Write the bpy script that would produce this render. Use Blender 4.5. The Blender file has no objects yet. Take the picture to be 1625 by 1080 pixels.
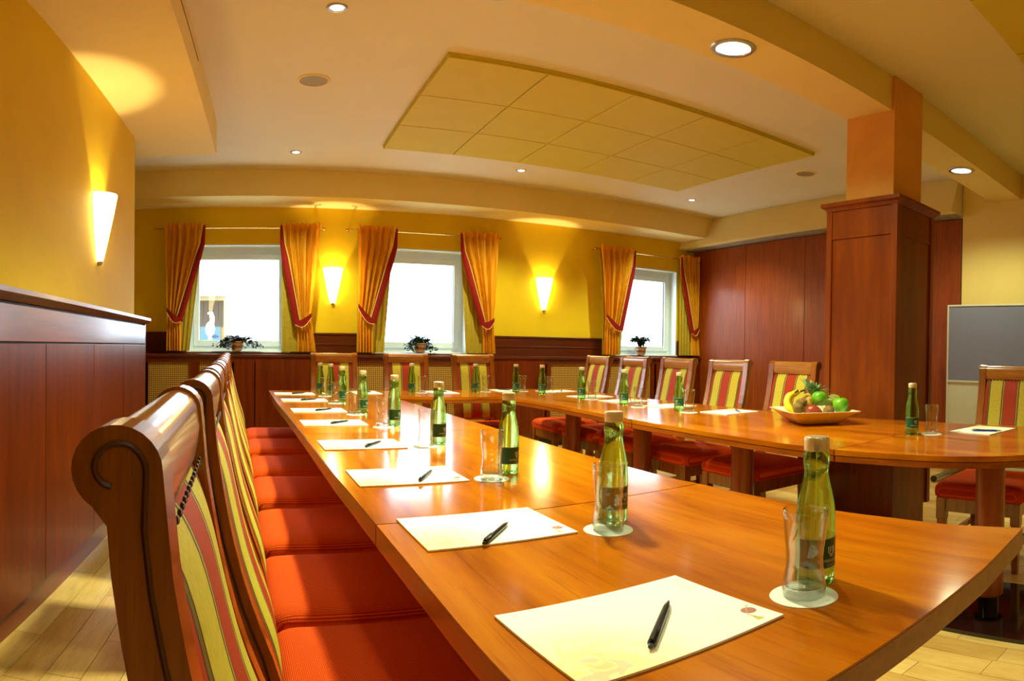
import bpy, math, random
from math import sin, cos, pi, radians
from mathutils import Vector, Matrix
SC = bpy.context.scene
COL = SC.collection
random.seed(7)

# ------------------------------------------------------------------ camera
CAM_H = 1.10
F, YAW, HY, TILT, ROLL = 963.0, 0.4091, 564.1, -0.011, -0.0135

def cam_axes():
    def back(X, Y, Z):
        cr, sr = cos(ROLL), sin(ROLL); X, Z = X*cr+Z*sr, -X*sr+Z*cr
        ct, st = cos(TILT), sin(TILT); Y, Z = Y*ct-Z*st, Y*st+Z*ct
        c, s = cos(YAW), sin(YAW); X, Y = X*c+Y*s, -X*s+Y*c
        return Vector((X, Y, Z))
    return back(1, 0, 0), back(0, 1, 0), back(0, 0, 1)
rx, fy, uz = cam_axes()
cd = bpy.data.cameras.new('camera')
cam = bpy.data.objects.new('camera', cd); COL.objects.link(cam)
M = Matrix((( rx.x, uz.x, -fy.x, 0), (rx.y, uz.y, -fy.y, 0), (rx.z, uz.z, -fy.z, CAM_H), (0, 0, 0, 1)))
cam.matrix_world = M
cd.type = 'PANO'
cd.panorama_type = 'EQUIRECTANGULAR'
cd.longitude_min = -812.5/F; cd.longitude_max = 812.5/F
cd.latitude_max = HY/F; cd.latitude_min = -(1080-HY)/F
cd.clip_start = 0.02
SC.camera = cam

# ------------------------------------------------------------------ world, exposure, lights
SC.view_settings.view_transform = 'Standard'
try: SC.view_settings.look = 'None'
except Exception: pass
SC.view_settings.gamma = 1.0
SC.view_settings.use_curve_mapping = False
SC.view_settings.exposure = 0.46
W = bpy.data.worlds.new('overcast_sky'); SC.world = W; W.use_nodes = True
bg = W.node_tree.nodes['Background']
bg.inputs[0].default_value = (0.74, 0.89, 1.0, 1); bg.inputs[1].default_value = 7.0
try:
    SC.cycles.transparent_max_bounces = 24
    SC.cycles.max_bounces = 12
    SC.cycles.sample_clamp_indirect = 6.0
    SC.cycles.caustics_refractive = False
    SC.cycles.caustics_reflective = False
except Exception: pass

P_SPOT, P_BIG, P_BEAM, P_NEAR, P_SCONCE = 116.0, 365.0, 72.0, 20.0, 25.0
WARM = (0.90, 1.0, 0.58)
def light(name, kind, loc, power, color=WARM, rot=(0, 0, 0), **kw):
    d = bpy.data.lights.new(name, kind); d.energy = power; d.color = color
    for k, v in kw.items(): setattr(d, k, v)
    o = bpy.data.objects.new(name, d); COL.objects.link(o); o.location = loc; o.rotation_euler = rot
    return o

# ------------------------------------------------------------------ mesh helpers
class MB:
    def __init__(s): s.v = []; s.f = []; s.sm = []
    def add(s, vs, fs, smooth=False):
        b = len(s.v); s.v += [tuple(p) for p in vs]
        s.f += [tuple(i+b for i in f) for f in fs]; s.sm += [smooth]*len(fs); return s
    def box(s, x0, x1, y0, y1, z0, z1):
        v = [(x0,y0,z0),(x1,y0,z0),(x1,y1,z0),(x0,y1,z0),(x0,y0,z1),(x1,y0,z1),(x1,y1,z1),(x0,y1,z1)]
        return s.add(v, [(3,2,1,0),(4,5,6,7),(0,1,5,4),(1,2,6,5),(2,3,7,6),(3,0,4,7)])
    def prism(s, poly, a, b, axis='z', smooth=False):
        """poly extruded from a to b. z: poly in xy; y: poly in xz; x: poly in yz"""
        n = len(poly)
        area = sum(poly[i][0]*poly[(i+1)%n][1]-poly[(i+1)%n][0]*poly[i][1] for i in range(n))
        if area < 0: poly = poly[::-1]
        if axis == 'y': a, b = b, a
        def p3(q, t): return {'z':(q[0],q[1],t),'y':(q[0],t,q[1]),'x':(t,q[0],q[1])}[axis]
        v = [p3(q, a) for q in poly]+[p3(q, b) for q in poly]
        s.add(v, [tuple(range(n))[::-1], tuple(range(n, 2*n))])
        s.add(v, [(i,(i+1)%n,n+(i+1)%n,n+i) for i in range(n)], smooth); return s
    def lathe(s, prof, seg=24, c=(0,0,0), cap0=True, cap1=True, smooth=True):
        v = []; f = []
        for r, z in prof:
            for k in range(seg):
                a = 2*pi*k/seg; v.append((c[0]+r*cos(a), c[1]+r*sin(a), c[2]+z))
        for i in range(len(prof)-1):
            for k in range(seg):
                k2 = (k+1)%seg; f.append((i*seg+k, i*seg+k2, (i+1)*seg+k2, (i+1)*seg+k))
        if cap0: f.append(tuple(range(seg))[::-1])
        if cap1: f.append(tuple((len(prof)-1)*seg+k for k in range(seg)))
        return s.add(v, f, smooth)
    def tube(s, pts, r, seg=8, caps=True):
        pts = [Vector(p) for p in pts]; n = len(pts); rings = []
        rr = r if isinstance(r, (list, tuple)) else [r]*n
        ref = None
        for i, p in enumerate(pts):
            d = (pts[min(i+1,n-1)]-pts[max(i-1,0)]).normalized()
            if ref is None: ref = Vector((0,0,1)) if abs(d.z) < .9 else Vector((1,0,0))
            u = d.cross(ref).normalized(); w = u.cross(d).normalized(); ref = w
            rings += [p+(u*cos(2*pi*k/seg)+w*sin(2*pi*k/seg))*rr[i] for k in range(seg)]
        f = [(i*seg+k, i*seg+(k+1)%seg, (i+1)*seg+(k+1)%seg, (i+1)*seg+k) for i in range(n-1) for k in range(seg)]
        s.add(rings, [q[::-1] for q in f], True)
        if caps: s.add(rings, [tuple(range(seg)), tuple((n-1)*seg+k for k in range(seg))[::-1]])
        return s
    def loft(s, rings, cap0=True, cap1=True, smooth=True):
        n = len(rings[0]); v = [p for r in rings for p in r]
        f = [(i*n+k, i*n+(k+1)%n, (i+1)*n+(k+1)%n, (i+1)*n+k) for i in range(len(rings)-1) for k in range(n)]
        if cap0: f.append(tuple(range(n))[::-1])
        if cap1: f.append(tuple((len(rings)-1)*n+k for k in range(n)))
        return s.add(v, f, smooth)
    def sheet(s, fn, nu, nv, smooth=True):
        v = [fn(i/nu, j/nv) for j in range(nv+1) for i in range(nu+1)]
        f = [(j*(nu+1)+i, j*(nu+1)+i+1, (j+1)*(nu+1)+i+1, (j+1)*(nu+1)+i) for j in range(nv) for i in range(nu)]
        return s.add(v, f, smooth)
    def ball(s, c, r, sx=1, sy=1, sz=1, seg=10, rin=6):
        prof = [(max(r*sin(pi*i/rin), 1e-4), -r*cos(pi*i/rin)) for i in range(rin+1)]
        m = MB().lathe(prof, seg)
        return s.add([(c[0]+x*sx, c[1]+y*sy, c[2]+z*sz) for x, y, z in m.v], m.f, True)
    def xf(s, mat):
        s.v = [tuple(mat @ Vector(p)) for p in s.v]; return s
    def mesh(s, name, mat):
        me = bpy.data.meshes.new(name); me.from_pydata(s.v, [], s.f)
        me.polygons.foreach_set('use_smooth', s.sm)
        if any(s.sm): me.set_sharp_from_angle(angle=0.7)
        if mat: me.materials.append(mat)
        me.update(); return me

def rrect(hx, hy, r, z, n=5, c=(0, 0)):
    out = []
    for sx, sy, a0 in ((1,1,0), (-1,1,90), (-1,-1,180), (1,-1,270)):
        for k in range(n):
            a = radians(a0+90*k/(n-1))
            out.append((c[0]+sx*(hx-r)+r*cos(a), c[1]+sy*(hy-r)+r*sin(a), z))
    return out

def O(name, mb, mat, parent=None, bevel=0, kind=None, loc=None, rot=None):
    me = mb.mesh(name, mat) if isinstance(mb, MB) else mb
    o = bpy.data.objects.new(name, me); COL.objects.link(o)
    if parent: o.parent = parent
    if loc: o.location = loc
    if rot: o.rotation_euler = rot
    if bevel:
        m = o.modifiers.new('bevel', 'BEVEL'); m.width = bevel; m.segments = 2; m.limit_method = 'ANGLE'; m.angle_limit = 0.6
    if kind: o['kind'] = kind
    return o
def tag(o, label, cat, group=None):
    o['label'] = label; o['category'] = cat
    if group: o['group'] = group
    return o
def thing(name, label, cat, loc=(0,0,0), rz=0, group=None):
    o = bpy.data.objects.new(name, None); COL.objects.link(o); o.empty_display_size = .05
    o.location = loc; o.rotation_euler = (0, 0, rz); return tag(o, label, cat, group)
def struct(name, mb=None, mat=None, parent=None, bevel=0):
    if mb is None:
        o = bpy.data.objects.new(name, None); COL.objects.link(o)
    else: o = O(name, mb, mat, parent, bevel)
    o['kind'] = 'structure'; return o
def dup(root, label, loc, rz=0, group=None):
    r = root.copy(); COL.objects.link(r); r.location = loc; r.rotation_euler = (0, 0, rz); r['label'] = label
    if group: r['group'] = group
    for ch in root.children:
        c = ch.copy(); COL.objects.link(c); c.parent = r
        for g in ch.children:
            d = g.copy(); COL.objects.link(d); d.parent = c
    return r

# ------------------------------------------------------------------ materials
def srgb(r, g, b):
    f = lambda c: c/12.92 if c <= .04045 else ((c+.055)/1.055)**2.4
    return (f(r/255), f(g/255), f(b/255), 1)
class NT:
    def __init__(s, name):
        s.m = bpy.data.materials.new(name); s.m.use_nodes = True; s.t = s.m.node_tree
        s.p = s.t.nodes['Principled BSDF']; s.out = s.t.nodes['Material Output']
    def n(s, typ, **kw):
        nd = s.t.nodes.new(typ)
        for k, v in kw.items():
            if k in nd.inputs.keys(): nd.inputs[k].default_value = v
            else: setattr(nd, k, v)
        return nd
    def l(s, a, b): s.t.links.new(a, b)
    def co(s, scale=(1,1,1), rot=(0,0,0), src='Object'):
        tc = s.n('ShaderNodeTexCoord') if src != 'Position' else s.n('ShaderNodeNewGeometry')
        mp = s.n('ShaderNodeMapping'); mp.inputs['Scale'].default_value = scale; mp.inputs['Rotation'].default_value = rot
        s.l(tc.outputs[src], mp.inputs['Vector']); return mp.outputs['Vector']
    def noise(s, vec, scale, detail=4, rough=.55, dist=0):
        nd = s.n('ShaderNodeTexNoise'); nd.inputs['Scale'].default_value = scale; nd.inputs['Detail'].default_value = detail
        nd.inputs['Roughness'].default_value = rough; nd.inputs['Distortion'].default_value = dist
        s.l(vec, nd.inputs['Vector']); return nd.outputs['Fac']
    def ramp(s, fac, stops, interp='LINEAR'):
        r = s.n('ShaderNodeValToRGB'); r.color_ramp.interpolation = interp
        while len(r.color_ramp.elements) < len(stops): r.color_ramp.elements.new(.5)
        for e, (p, c) in zip(r.color_ramp.elements, stops): e.position = p; e.color = c
        s.l(fac, r.inputs['Fac']); return r.outputs['Color']
    def mix(s, a, b, fac, mode='MIX'):
        m = s.n('ShaderNodeMix'); m.data_type = 'RGBA'; m.blend_type = mode
        for sock, val in ((m.inputs['Factor'], fac), (m.inputs['A'], a), (m.inputs['B'], b)):
            if hasattr(val, 'is_output'): s.l(val, sock)
            else: sock.default_value = val
        return m.outputs['Result']
    def bump(s, h, strength=.2, dist=.002):
        b = s.n('ShaderNodeBump'); b.inputs['Strength'].default_value = strength; b.inputs['Distance'].default_value = dist
        s.l(h, b.inputs['Height']); s.l(b.outputs['Normal'], s.p.inputs['Normal'])
    def set(s, base=None, rough=.5, spec=.5, metal=0, coat=0, **kw):
        if base is not None:
            if hasattr(base, 'is_output'): s.l(base, s.p.inputs['Base Color'])
            else: s.p.inputs['Base Color'].default_value = base
        s.p.inputs['Roughness'].default_value = rough; s.p.inputs['Specular IOR Level'].default_value = spec
        s.p.inputs['Metallic'].default_value = metal; s.p.inputs['Coat Weight'].default_value = coat
        for k, v in kw.items(): s.p.inputs[k.replace('_', ' ')].default_value = v
        return s.m

def plain(name, c, rough=.5, spec=.5, metal=0, coat=0, var=.06, vs=30):
    t = NT(name); v = t.noise(t.co(), vs, 3)
    d = tuple(x*(1-var*2) for x in c[:3])+(1,)
    return t.set(t.ramp(v, [(.35, d), (.7, c)]), rough, spec, metal, coat)

def wood(name, dark, mid, lite, axis='z', scale=1.0, rough=.3, coat=.3, stretch=14, src='Object', spec=.5, figure=.5):
    t = NT(name)
    k = stretch; sc = {'x':(1,k,k),'y':(k,1,k),'z':(k,k,1)}[axis]
    g = t.noise(t.co(sc, src=src), 2.2*scale, 6, .6, .25)
    k2 = 4; sc2 = {'x':(.6,k2,k2),'y':(k2,.6,k2),'z':(k2,k2,.6)}[axis]
    b = t.noise(t.co(sc2, src=src), 1.3*scale, 3, .5, 1.2)
    c1 = t.ramp(g, [(.28, dark), (.5, mid), (.74, lite)])
    c2 = t.ramp(b, [(.3, dark), (.5, mid), (.7, lite)])
    k3 = 60; sc3 = {'x':(2,k3,k3),'y':(k3,2,k3),'z':(k3,k3,2)}[axis]
    pores = t.ramp(t.noise(t.co(sc3, src=src), 3*scale, 2), [(.30, (.72,.66,.6,1)), (.42, (1,1,1,1))])
    c = t.mix(t.mix(c1, c2, figure), pores, .7, 'MULTIPLY')
    m = t.set(c, rough, spec, 0, coat); t.p.inputs['Coat Roughness'].default_value = .12
    t.bump(g, .05, .001); return m

def wallpaint(name, c, var=.10, scale=2.0):
    t = NT(name); v = t.co(src='Position')
    a = t.noise(v, scale, 5, .6, .4)
    d = (c[0]*(1-var), c[1]*(1-var*1.4), c[2]*(1-var*1.6), 1)
    m = t.set(t.ramp(a, [(.3, d), (.72, c)]), .75, .25)
    t.bump(t.noise(v, 160, 3), .10, .002); return m

YELLOW = wallpaint('yellow_wall_paint', srgb(232,197,24), .10)
OCHRE  = wallpaint('ochre_plaster', srgb(232,170,84), .16, 3)
CREAM  = wallpaint('cream_ceiling_paint', srgb(224,214,184), .04)
SOFFIT = wallpaint('soffit_paint', srgb(234,212,140), .05)
PALE   = wallpaint('pale_yellow_paint', srgb(236,208,128), .06)
PANELY = wallpaint('yellow_acoustic_felt', srgb(208,188,66), .05, 6)
CHERRY = wood('cherry_panel_wood', srgb(80,24,1), srgb(108,38,3), srgb(128,52,7), 'z', 1.0, .34, .08, figure=.35, spec=.25)
CHERRY_H = wood('cherry_rail_wood', srgb(88,30,3), srgb(122,48,6), srgb(146,66,12), 'y', 1.0, .30, .15, figure=.35, spec=.35)
CHERRY_X = wood('cherry_shelf_wood', srgb(60,16,4), srgb(88,28,8), srgb(110,40,12), 'x', 1.0, .32, .3, figure=.35)
PART   = wood('partition_wood', srgb(108,42,5), srgb(140,60,10), srgb(158,76,18), 'z', 1.3, .36, .12, spec=.35, stretch=22, figure=.25)
PILLARW= wood('pillar_wood', srgb(92,36,2), srgb(122,52,4), srgb(144,70,10), 'z', .9, .35, .08, figure=.6, spec=.25)
TABLE  = wood('table_cherry', srgb(138,62,6), srgb(184,92,10), srgb(208,114,18), 'x', 1.5, .17, .35, stretch=9, src='Object', figure=.5)
TABLE_E= wood('table_edge_cherry', srgb(112,48,4), srgb(148,70,8), srgb(168,88,14), 'y', 1.3, .28, .3, figure=.3)
COLW   = wood('table_column_wood', srgb(112,42,8), srgb(146,62,14), srgb(164,78,22), 'z', 1.3, .32, .3, figure=.3)
CHAIRW = wood('chair_oak', srgb(108,52,6), srgb(152,82,14), srgb(182,108,30), 'z', 2.0, .25, .5, stretch=10, figure=.35)
CHAIRW_Y = wood('chair_crest_oak', srgb(130,70,20), srgb(176,112,50), srgb(200,144,80), 'y', 2.2, .22, .5, stretch=7, figure=.5)
DARKW  = plain('dark_groove', srgb(46,16,6), .5)
PLANKS = []
for i, (a, b, c) in enumerate([((192,146,74),(216,174,98),(226,188,116)), ((204,160,88),(226,188,114),(234,200,132)), ((184,134,64),(206,160,84),(218,176,104))]):
    PLANKS.append(wood('maple_parquet_%d' % i, srgb(*a), srgb(*b), srgb(*c), 'y', 3, .3, .25, figure=.4, src='Position'))
WHITEP = plain('white_window_frame', srgb(225,236,242), .35, .5, var=.02)
SILLM  = plain('white_sill', srgb(226,232,236), .3, var=.02)
METAL  = plain('brushed_steel', srgb(190,188,182), .3, .5, 1, var=.05)
BRASS  = plain('brass', srgb(214,176,104), .25, .5, 1, var=.05)
BLACKG = plain('black_gloss_steel', srgb(10,11,14), .12, .6, 0, .5, var=.1)
BLACKP = plain('black_pen_plastic', srgb(16,17,26), .22, .5, var=.1)
BLUEP  = plain('blue_pen_plastic', srgb(24,40,150), .25, .5, var=.1)
WHITEC = plain('white_coaster_card', srgb(232,236,230), .7, .3, var=.02)
GREYB  = plain('grey_pinboard_felt', srgb(128,128,156), .9, .2, var=.05, vs=200)
WHITEB = plain('white_board', srgb(206,206,190), .35, var=.02)
RED_T  = plain('dark_red_trim', srgb(150,24,16), .75, .2, var=.15, vs=80)
def emit(name, c, s):
    t = NT(name); e = t.n('ShaderNodeEmission'); e.inputs[0].default_value = c; e.inputs[1].default_value = s
    t.l(e.outputs[0], t.out.inputs[0]); return t.m
SCONCE = emit('lit_sconce_glass', (1, .80, .36, 1), 17.0)
LAMP = emit('lit_downlight', (1, .93, .76, 1), 14.0)
LAMPB = emit('lit_round_downlight', (1, .95, .80, 1), 3.0)

def panes(name, tint, refl=1.0, rough=0.0, ior=1.45, edge=None):
    t = NT(name); t.t.nodes.remove(t.p)
    tr = t.n('ShaderNodeBsdfTransparent'); tr.inputs[0].default_value = tint
    if edge:   # thicker glass seen edge-on is darker
        lw = t.n('ShaderNodeLayerWeight'); lw.inputs['Blend'].default_value = .5
        t.l(t.ramp(lw.outputs['Facing'], [(.55, tint), (.95, edge)]), tr.inputs[0])
    gl = t.n('ShaderNodeBsdfGlossy'); gl.inputs['Roughness'].default_value = rough
    fr = t.n('ShaderNodeFresnel'); ge = t.n('ShaderNodeNewGeometry'); mi = t.n('ShaderNodeMath', operation='MULTIPLY_ADD')
    t.l(ge.outputs['Backfacing'], mi.inputs[0]); mi.inputs[1].default_value = 1/ior-ior; mi.inputs[2].default_value = ior; t.l(mi.outputs[0], fr.inputs['IOR'])
    mx = t.n('ShaderNodeMixShader'); ml = t.n('ShaderNodeMath', operation='MULTIPLY'); ml.inputs[1].default_value = refl
    t.l(fr.outputs[0], ml.inputs[0]); t.l(ml.outputs[0], mx.inputs[0]); t.l(tr.outputs[0], mx.inputs[1]); t.l(gl.outputs[0], mx.inputs[2])
    t.l(mx.outputs[0], t.out.inputs[0]); return t.m
PANE = panes('window_glass', (.97, .99, 1, 1), .5)
TUMBLER = panes('clear_tumbler_glass', (.975, .98, .975, 1), 2.2, .0, 1.5, (.50, .54, .50, 1))
def glassm(name, c, ior, tint, fac):
    t = NT(name); t.t.nodes.remove(t.p)
    g = t.n('ShaderNodeBsdfGlass'); g.inputs['Color'].default_value = c; g.inputs['IOR'].default_value = ior; g.inputs['Roughness'].default_value = 0
    tr = t.n('ShaderNodeBsdfTransparent'); tr.inputs[0].default_value = tint
    mx = t.n('ShaderNodeMixShader'); mx.inputs[0].default_value = fac
    t.l(g.outputs[0], mx.inputs[1]); t.l(tr.outputs[0], mx.inputs[2]); t.l(mx.outputs[0], t.out.inputs[0]); return t.m
BOTTLE = glassm('green_bottle_glass', (.64, .92, .54, 1), 1.34, (.58, .88, .48, 1), .35)
BASEG = glassm('thick_glass_base', (.97, .99, .98, 1), 1.35, (.985, .99, .985, 1), .75)
CAPM = plain('cream_gold_cap', srgb(236,214,176), .28, .5, .55, var=.04)
LABELM = plain('dark_green_label', srgb(14,84,46), .4, var=.12, vs=60)
LABELT = plain('label_print', srgb(206,206,190), .5, var=.02)

# striped chair fabric: stripes run down the back, by |y| in the chair's own space
def stripes():
    t = NT('striped_chair_fabric')
    tc = t.n('ShaderNodeTexCoord'); sp = t.n('ShaderNodeSeparateXYZ'); t.l(tc.outputs['Object'], sp.inputs[0])
    ab = t.n('ShaderNodeMath', operation='ABSOLUTE'); t.l(sp.outputs['Y'], ab.inputs[0])
    mu = t.n('ShaderNodeMath', operation='MULTIPLY'); mu.inputs[1].default_value = 1/.17; t.l(ab.outputs[0], mu.inputs[0])
    R, Y, D, Gn, L = srgb(184,56,18), srgb(214,194,62), srgb(84,44,12), srgb(120,104,34), srgb(214,196,100)
    st = [(0,R),(.22,D),(.24,L),(.26,Gn),(.285,D),(.305,Y),(.73,D),(.75,Gn),(.79,D),(.81,R),(.92,D),(.94,Gn),(.97,D)]
    c = t.ramp(mu.outputs[0], st, 'CONSTANT')
    w = t.noise(t.co((1,1,.12)), 300, 2)
    c = t.mix(c, t.ramp(w, [(.3,(.78,.76,.72,1)),(.7,(1,1,1,1))]), 1.0, 'MULTIPLY')
    m = t.set(c, .6, .3); t.bump(w, .15, .001); return m
STRIPE = stripes()
def ribbed():
    t = NT('red_ribbed_seat_fabric')
    v = t.co((1,1,1)); wv = t.n('ShaderNodeTexWave', wave_type='BANDS', bands_direction='Y'); wv.inputs['Scale'].default_value = 62
    wv.inputs['Distortion'].default_value = .4; t.l(v, wv.inputs['Vector'])
    w2 = t.n('ShaderNodeTexWave', wave_type='BANDS', bands_direction='X'); w2.inputs['Scale'].default_value = 90
    t.l(v, w2.inputs['Vector'])
    h = t.mix(wv.outputs['Color'], w2.outputs['Color'], .4)
    c = t.ramp(h, [(.15, srgb(168,38,4)), (.6, srgb(238,78,8)), (.95, srgb(250,116,28))])
    m = t.set(c, .85, .12); t.bump(h, .5, .002); return m
SEATF = ribbed()
GROOVEW = plain('chair_groove_wood', srgb(74,32,8), .4)
NAILM = plain('dark_nail_heads', srgb(70,40,16), .3, .5, .6)
def curtainm():
    t = NT('gold_curtain_cloth')
    g = t.noise(t.co((30,30,1.5)), 3, 4)
    c = t.ramp(g, [(.3, srgb(226,146,18)), (.55, srgb(250,186,36)), (.75, srgb(255,216,84))])
    m = t.set(c, .65, .3)
    tl = t.n('ShaderNodeBsdfTranslucent'); t.l(c, tl.inputs[0]); mx = t.n('ShaderNodeMixShader'); mx.inputs[0].default_value = .35
    t.l(t.p.outputs[0], mx.inputs[1]); t.l(tl.outputs[0], mx.inputs[2]); t.l(mx.outputs[0], t.out.inputs[0]); return m
CURT = curtainm()
LINING = plain('olive_gold_lining', srgb(186,160,46), .7, .3, var=.08)
CORDM = plain('cream_cord', srgb(236,200,120), .6)
def cane():
    t = NT('woven_cane'); v = t.co(src='Position')
    w1 = t.n('ShaderNodeTexWave', wave_type='BANDS', bands_direction='X'); w1.inputs['Scale'].default_value = 16; t.l(v, w1.inputs['Vector'])
    w2 = t.n('ShaderNodeTexWave', wave_type='BANDS', bands_direction='Z'); w2.inputs['Scale'].default_value = 16; t.l(v, w2.inputs['Vector'])
    h = t.mix(w1.outputs['Color'], w2.outputs['Color'], 1.0, 'MULTIPLY')
    c = t.ramp(h, [(.05, srgb(110,72,20)), (.3, srgb(190,142,60)), (.8, srgb(226,184,100))])
    m = t.set(c, .6, .3); t.bump(h, .4, .002); return m
CANE = cane()
def paper():
    t = NT('cream_note_paper')
    v = t.co(); sp = t.n('ShaderNodeSeparateXYZ'); t.l(v, sp.inputs[0])
    # a printed floral tint in one lower corner of the sheet
    a = t.n('ShaderNodeVectorMath', operation='DISTANCE'); t.l(v, a.inputs[0]); a.inputs[1].default_value = (-.12, -.085, 0)
    fac = t.ramp(a.outputs['Value'], [(.02, (1,1,1,1)), (.14, (0,0,0,1))])
    n = t.noise(t.co((1,1,.05)), 26, 3, .5, 1.5)
    fl = t.ramp(n, [(.38, srgb(238,206,150)), (.47, srgb(248,226,130)), (.55, srgb(250,236,190)), (.62, srgb(240,204,160))])
    return t.set(t.mix(srgb(250,249,240), fl, fac), .6, .3)
PAPER = paper()
CARD = plain('brown_pad_card', srgb(150,110,66), .7)

# ------------------------------------------------------------------ room shell
LX, RX, WY, FARL = -.88, 5.335, 6.27, -2.6
CEIL = 2.838; BH = 2.57; YB = -3.0

fl_root = struct('floor', MB().box(FARL-.1, RX+.6, YB-.1, WY+.2, -.10, -.012), DARKW)
# parquet: visible planks are objects, the rest is one joined part
unit = []
for m in PLANKS:
    unit.append(MB().add([(0,0,-.012),(1,0,-.012),(1,1,-.012),(0,1,-.012),(.012,.002,0),(.988,.002,0),(.988,.998,0),(.012,.998,0)],
        [(4,5,6,7),(0,1,5,4),(1,2,6,5),(2,3,7,6),(3,0,4,7)]).mesh('plank', m))
rest = MB(); PW, PL = .115, .62
cand = []
nx = int((RX-FARL)/PW)+1
for i in range(nx):
    x = FARL+i*PW; y = YB-random.random()*PL
    while y < WY:
        l = PL*(.8+.4*random.random()); cand.append((x, y, l)); y += l
def vis_key(p):
    cx, cy = p[0]+PW/2, p[1]+p[2]/2
    if cy < .2 or p[0]+PW < LX: return 99
    left = -.88 < cx < .05 and 1.0 < cy < 4.2
    right = cx > 1.25 and cy > .3 and cy < 4.5
    if not (left or right): return 99
    return math.hypot(cx, cy)
cand.sort(key=vis_key)
for k, (x, y, l) in enumerate(cand):
    y2 = min(y+l, WY)
    if k < 290 and vis_key((x, y, l)) < 90:
        o = O('plank', unit[random.randrange(3)], None, fl_root, loc=(x, y, 0)); o.scale = (PW, y2-y, 1)
    else:
        rest.add([(x+.001,y+.001,0),(x+PW-.001,y+.001,0),(x+PW-.001,y2-.001,0),(x+.001,y2-.001,0)], [(0,1,2,3)])
O('distant_planks', rest, PLANKS[0], fl_root, kind='stuff')

struct('ceiling', MB().box(FARL-.1, RX+.6, YB-.1, WY+.3, CEIL, CEIL+.1), CREAM)
struct('wall_left', MB().box(LX-.12, LX, YB, 4.05, 0, BH), YELLOW)
struct('wall_alcove', MB().box(FARL-.1, FARL, YB, WY, 0, CEIL), YELLOW)
struct('wall_back', MB().box(FARL, RX+.2, YB-.1, YB, 0, CEIL), YELLOW)
struct('wall_right', MB().box(RX, RX+.15, YB, 2.40, 0, CEIL), PALE)
struct('trim_1', MB().box(FARL, -.362, YB, 4.50, BH, CEIL-.001), SOFFIT)           # bulkhead over the left wall
struct('trim_2', MB().prism([(5.784,2.563),(WY+.2,2.563),(WY+.2,CEIL-.001),(5.784,CEIL-.001)], FARL, 5.25, 'x'), SOFFIT)   # soffit over the windows
struct('trim_3', MB().prism([(5.09,2.470),(RX+.3,2.470),(RX+.3,CEIL-.001),(5.25,CEIL-.001)], 2.41, WY+.2, 'y'), SOFFIT)      # splayed soffit over the partition
struct('trim_4', MB().box(-.36, RX, 1.817, 2.128, 2.60, CEIL-.001), SOFFIT)        # ceiling beam
struct('trim_5', MB().box(5.20, RX+.1, 2.41, WY, 2.452, 2.470), plain('track_grey', srgb(150,140,120), .4))
# air slot in the bulkhead face
a = thing('air_slot', 'thin dark air outlet slot along the upper left bulkhead edge', 'vent', (-.362, 2.85, 2.735))
O('slot_frame', MB().box(0, .004, -.36, .36, -.012, .012), SOFFIT, a)
O('slot_gap', MB().box(.002, .006, -.35, .35, -.005, .005), DARKW, a)

# window wall with three openings
WIN = [(-.80, .27), (1.12, 2.175), (4.02, 5.06)]
WZ0, WZ1 = 1.05, 2.165
ww = MB(); xs = [FARL]+[c for w in WIN for c in w]+[RX+.1]
for i in range(0, len(xs), 2): ww.box(xs[i], xs[i+1], WY, WY+.22, 0, CEIL)
for a_, b_ in WIN:
    ww.box(a_, b_, WY, WY+.22, 0, WZ0-.03); ww.box(a_, b_, WY, WY+.22, WZ1, CEIL)
struct('wall_far', ww, YELLOW)
for i, (a_, b_) in enumerate(WIN):
    w = struct('window_%d' % (i+1)); w.location = ((a_+b_)/2, WY+.13, WZ0); h = (b_-a_)/2; H = WZ1-WZ0
    O('reveal', MB().box(-h, -h+.012, -.13, .0, 0, H).box(h-.012, h, -.13, .0, 0, H).box(-h, h, -.13, 0, H-.012, H), WHITEP, w)
    O('frame', MB().box(-h+.012, -h+.065, 0, .07, 0, H-.012).box(h-.065, h-.012, 0, .07, 0, H-.012).box(-h+.065, h-.065, 0, .07, H-.095, H-.012).box(-h+.065, h-.065, 0, .07, 0, .055), WHITEP, w, .004)
    s_ = O('sash', MB().box(-h+.06, -h+.115, -.018, .05, .05, H-.09).box(h-.115, h-.06, -.018, .05, .05, H-.09).box(-h+.115, h-.115, -.018, .05, H-.15, H-.09).box(-h+.115, h-.115, -.018, .05, .05, .11), WHITEP, w, .004)
    O('pane', MB().box(-h+.112, h-.112, .014, .02, .105, H-.145), PANE, s_)
    O('gasket', MB().box(-h+.113, -h+.117, -.004, .022, .108, H-.148).box(h-.117, h-.113, -.004, .022, .108, H-.148), DARKW, s_)
    O('sill', MB().box(-h, h, -.16, .0, -.03, .0), SILLM, w, .004)

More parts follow.
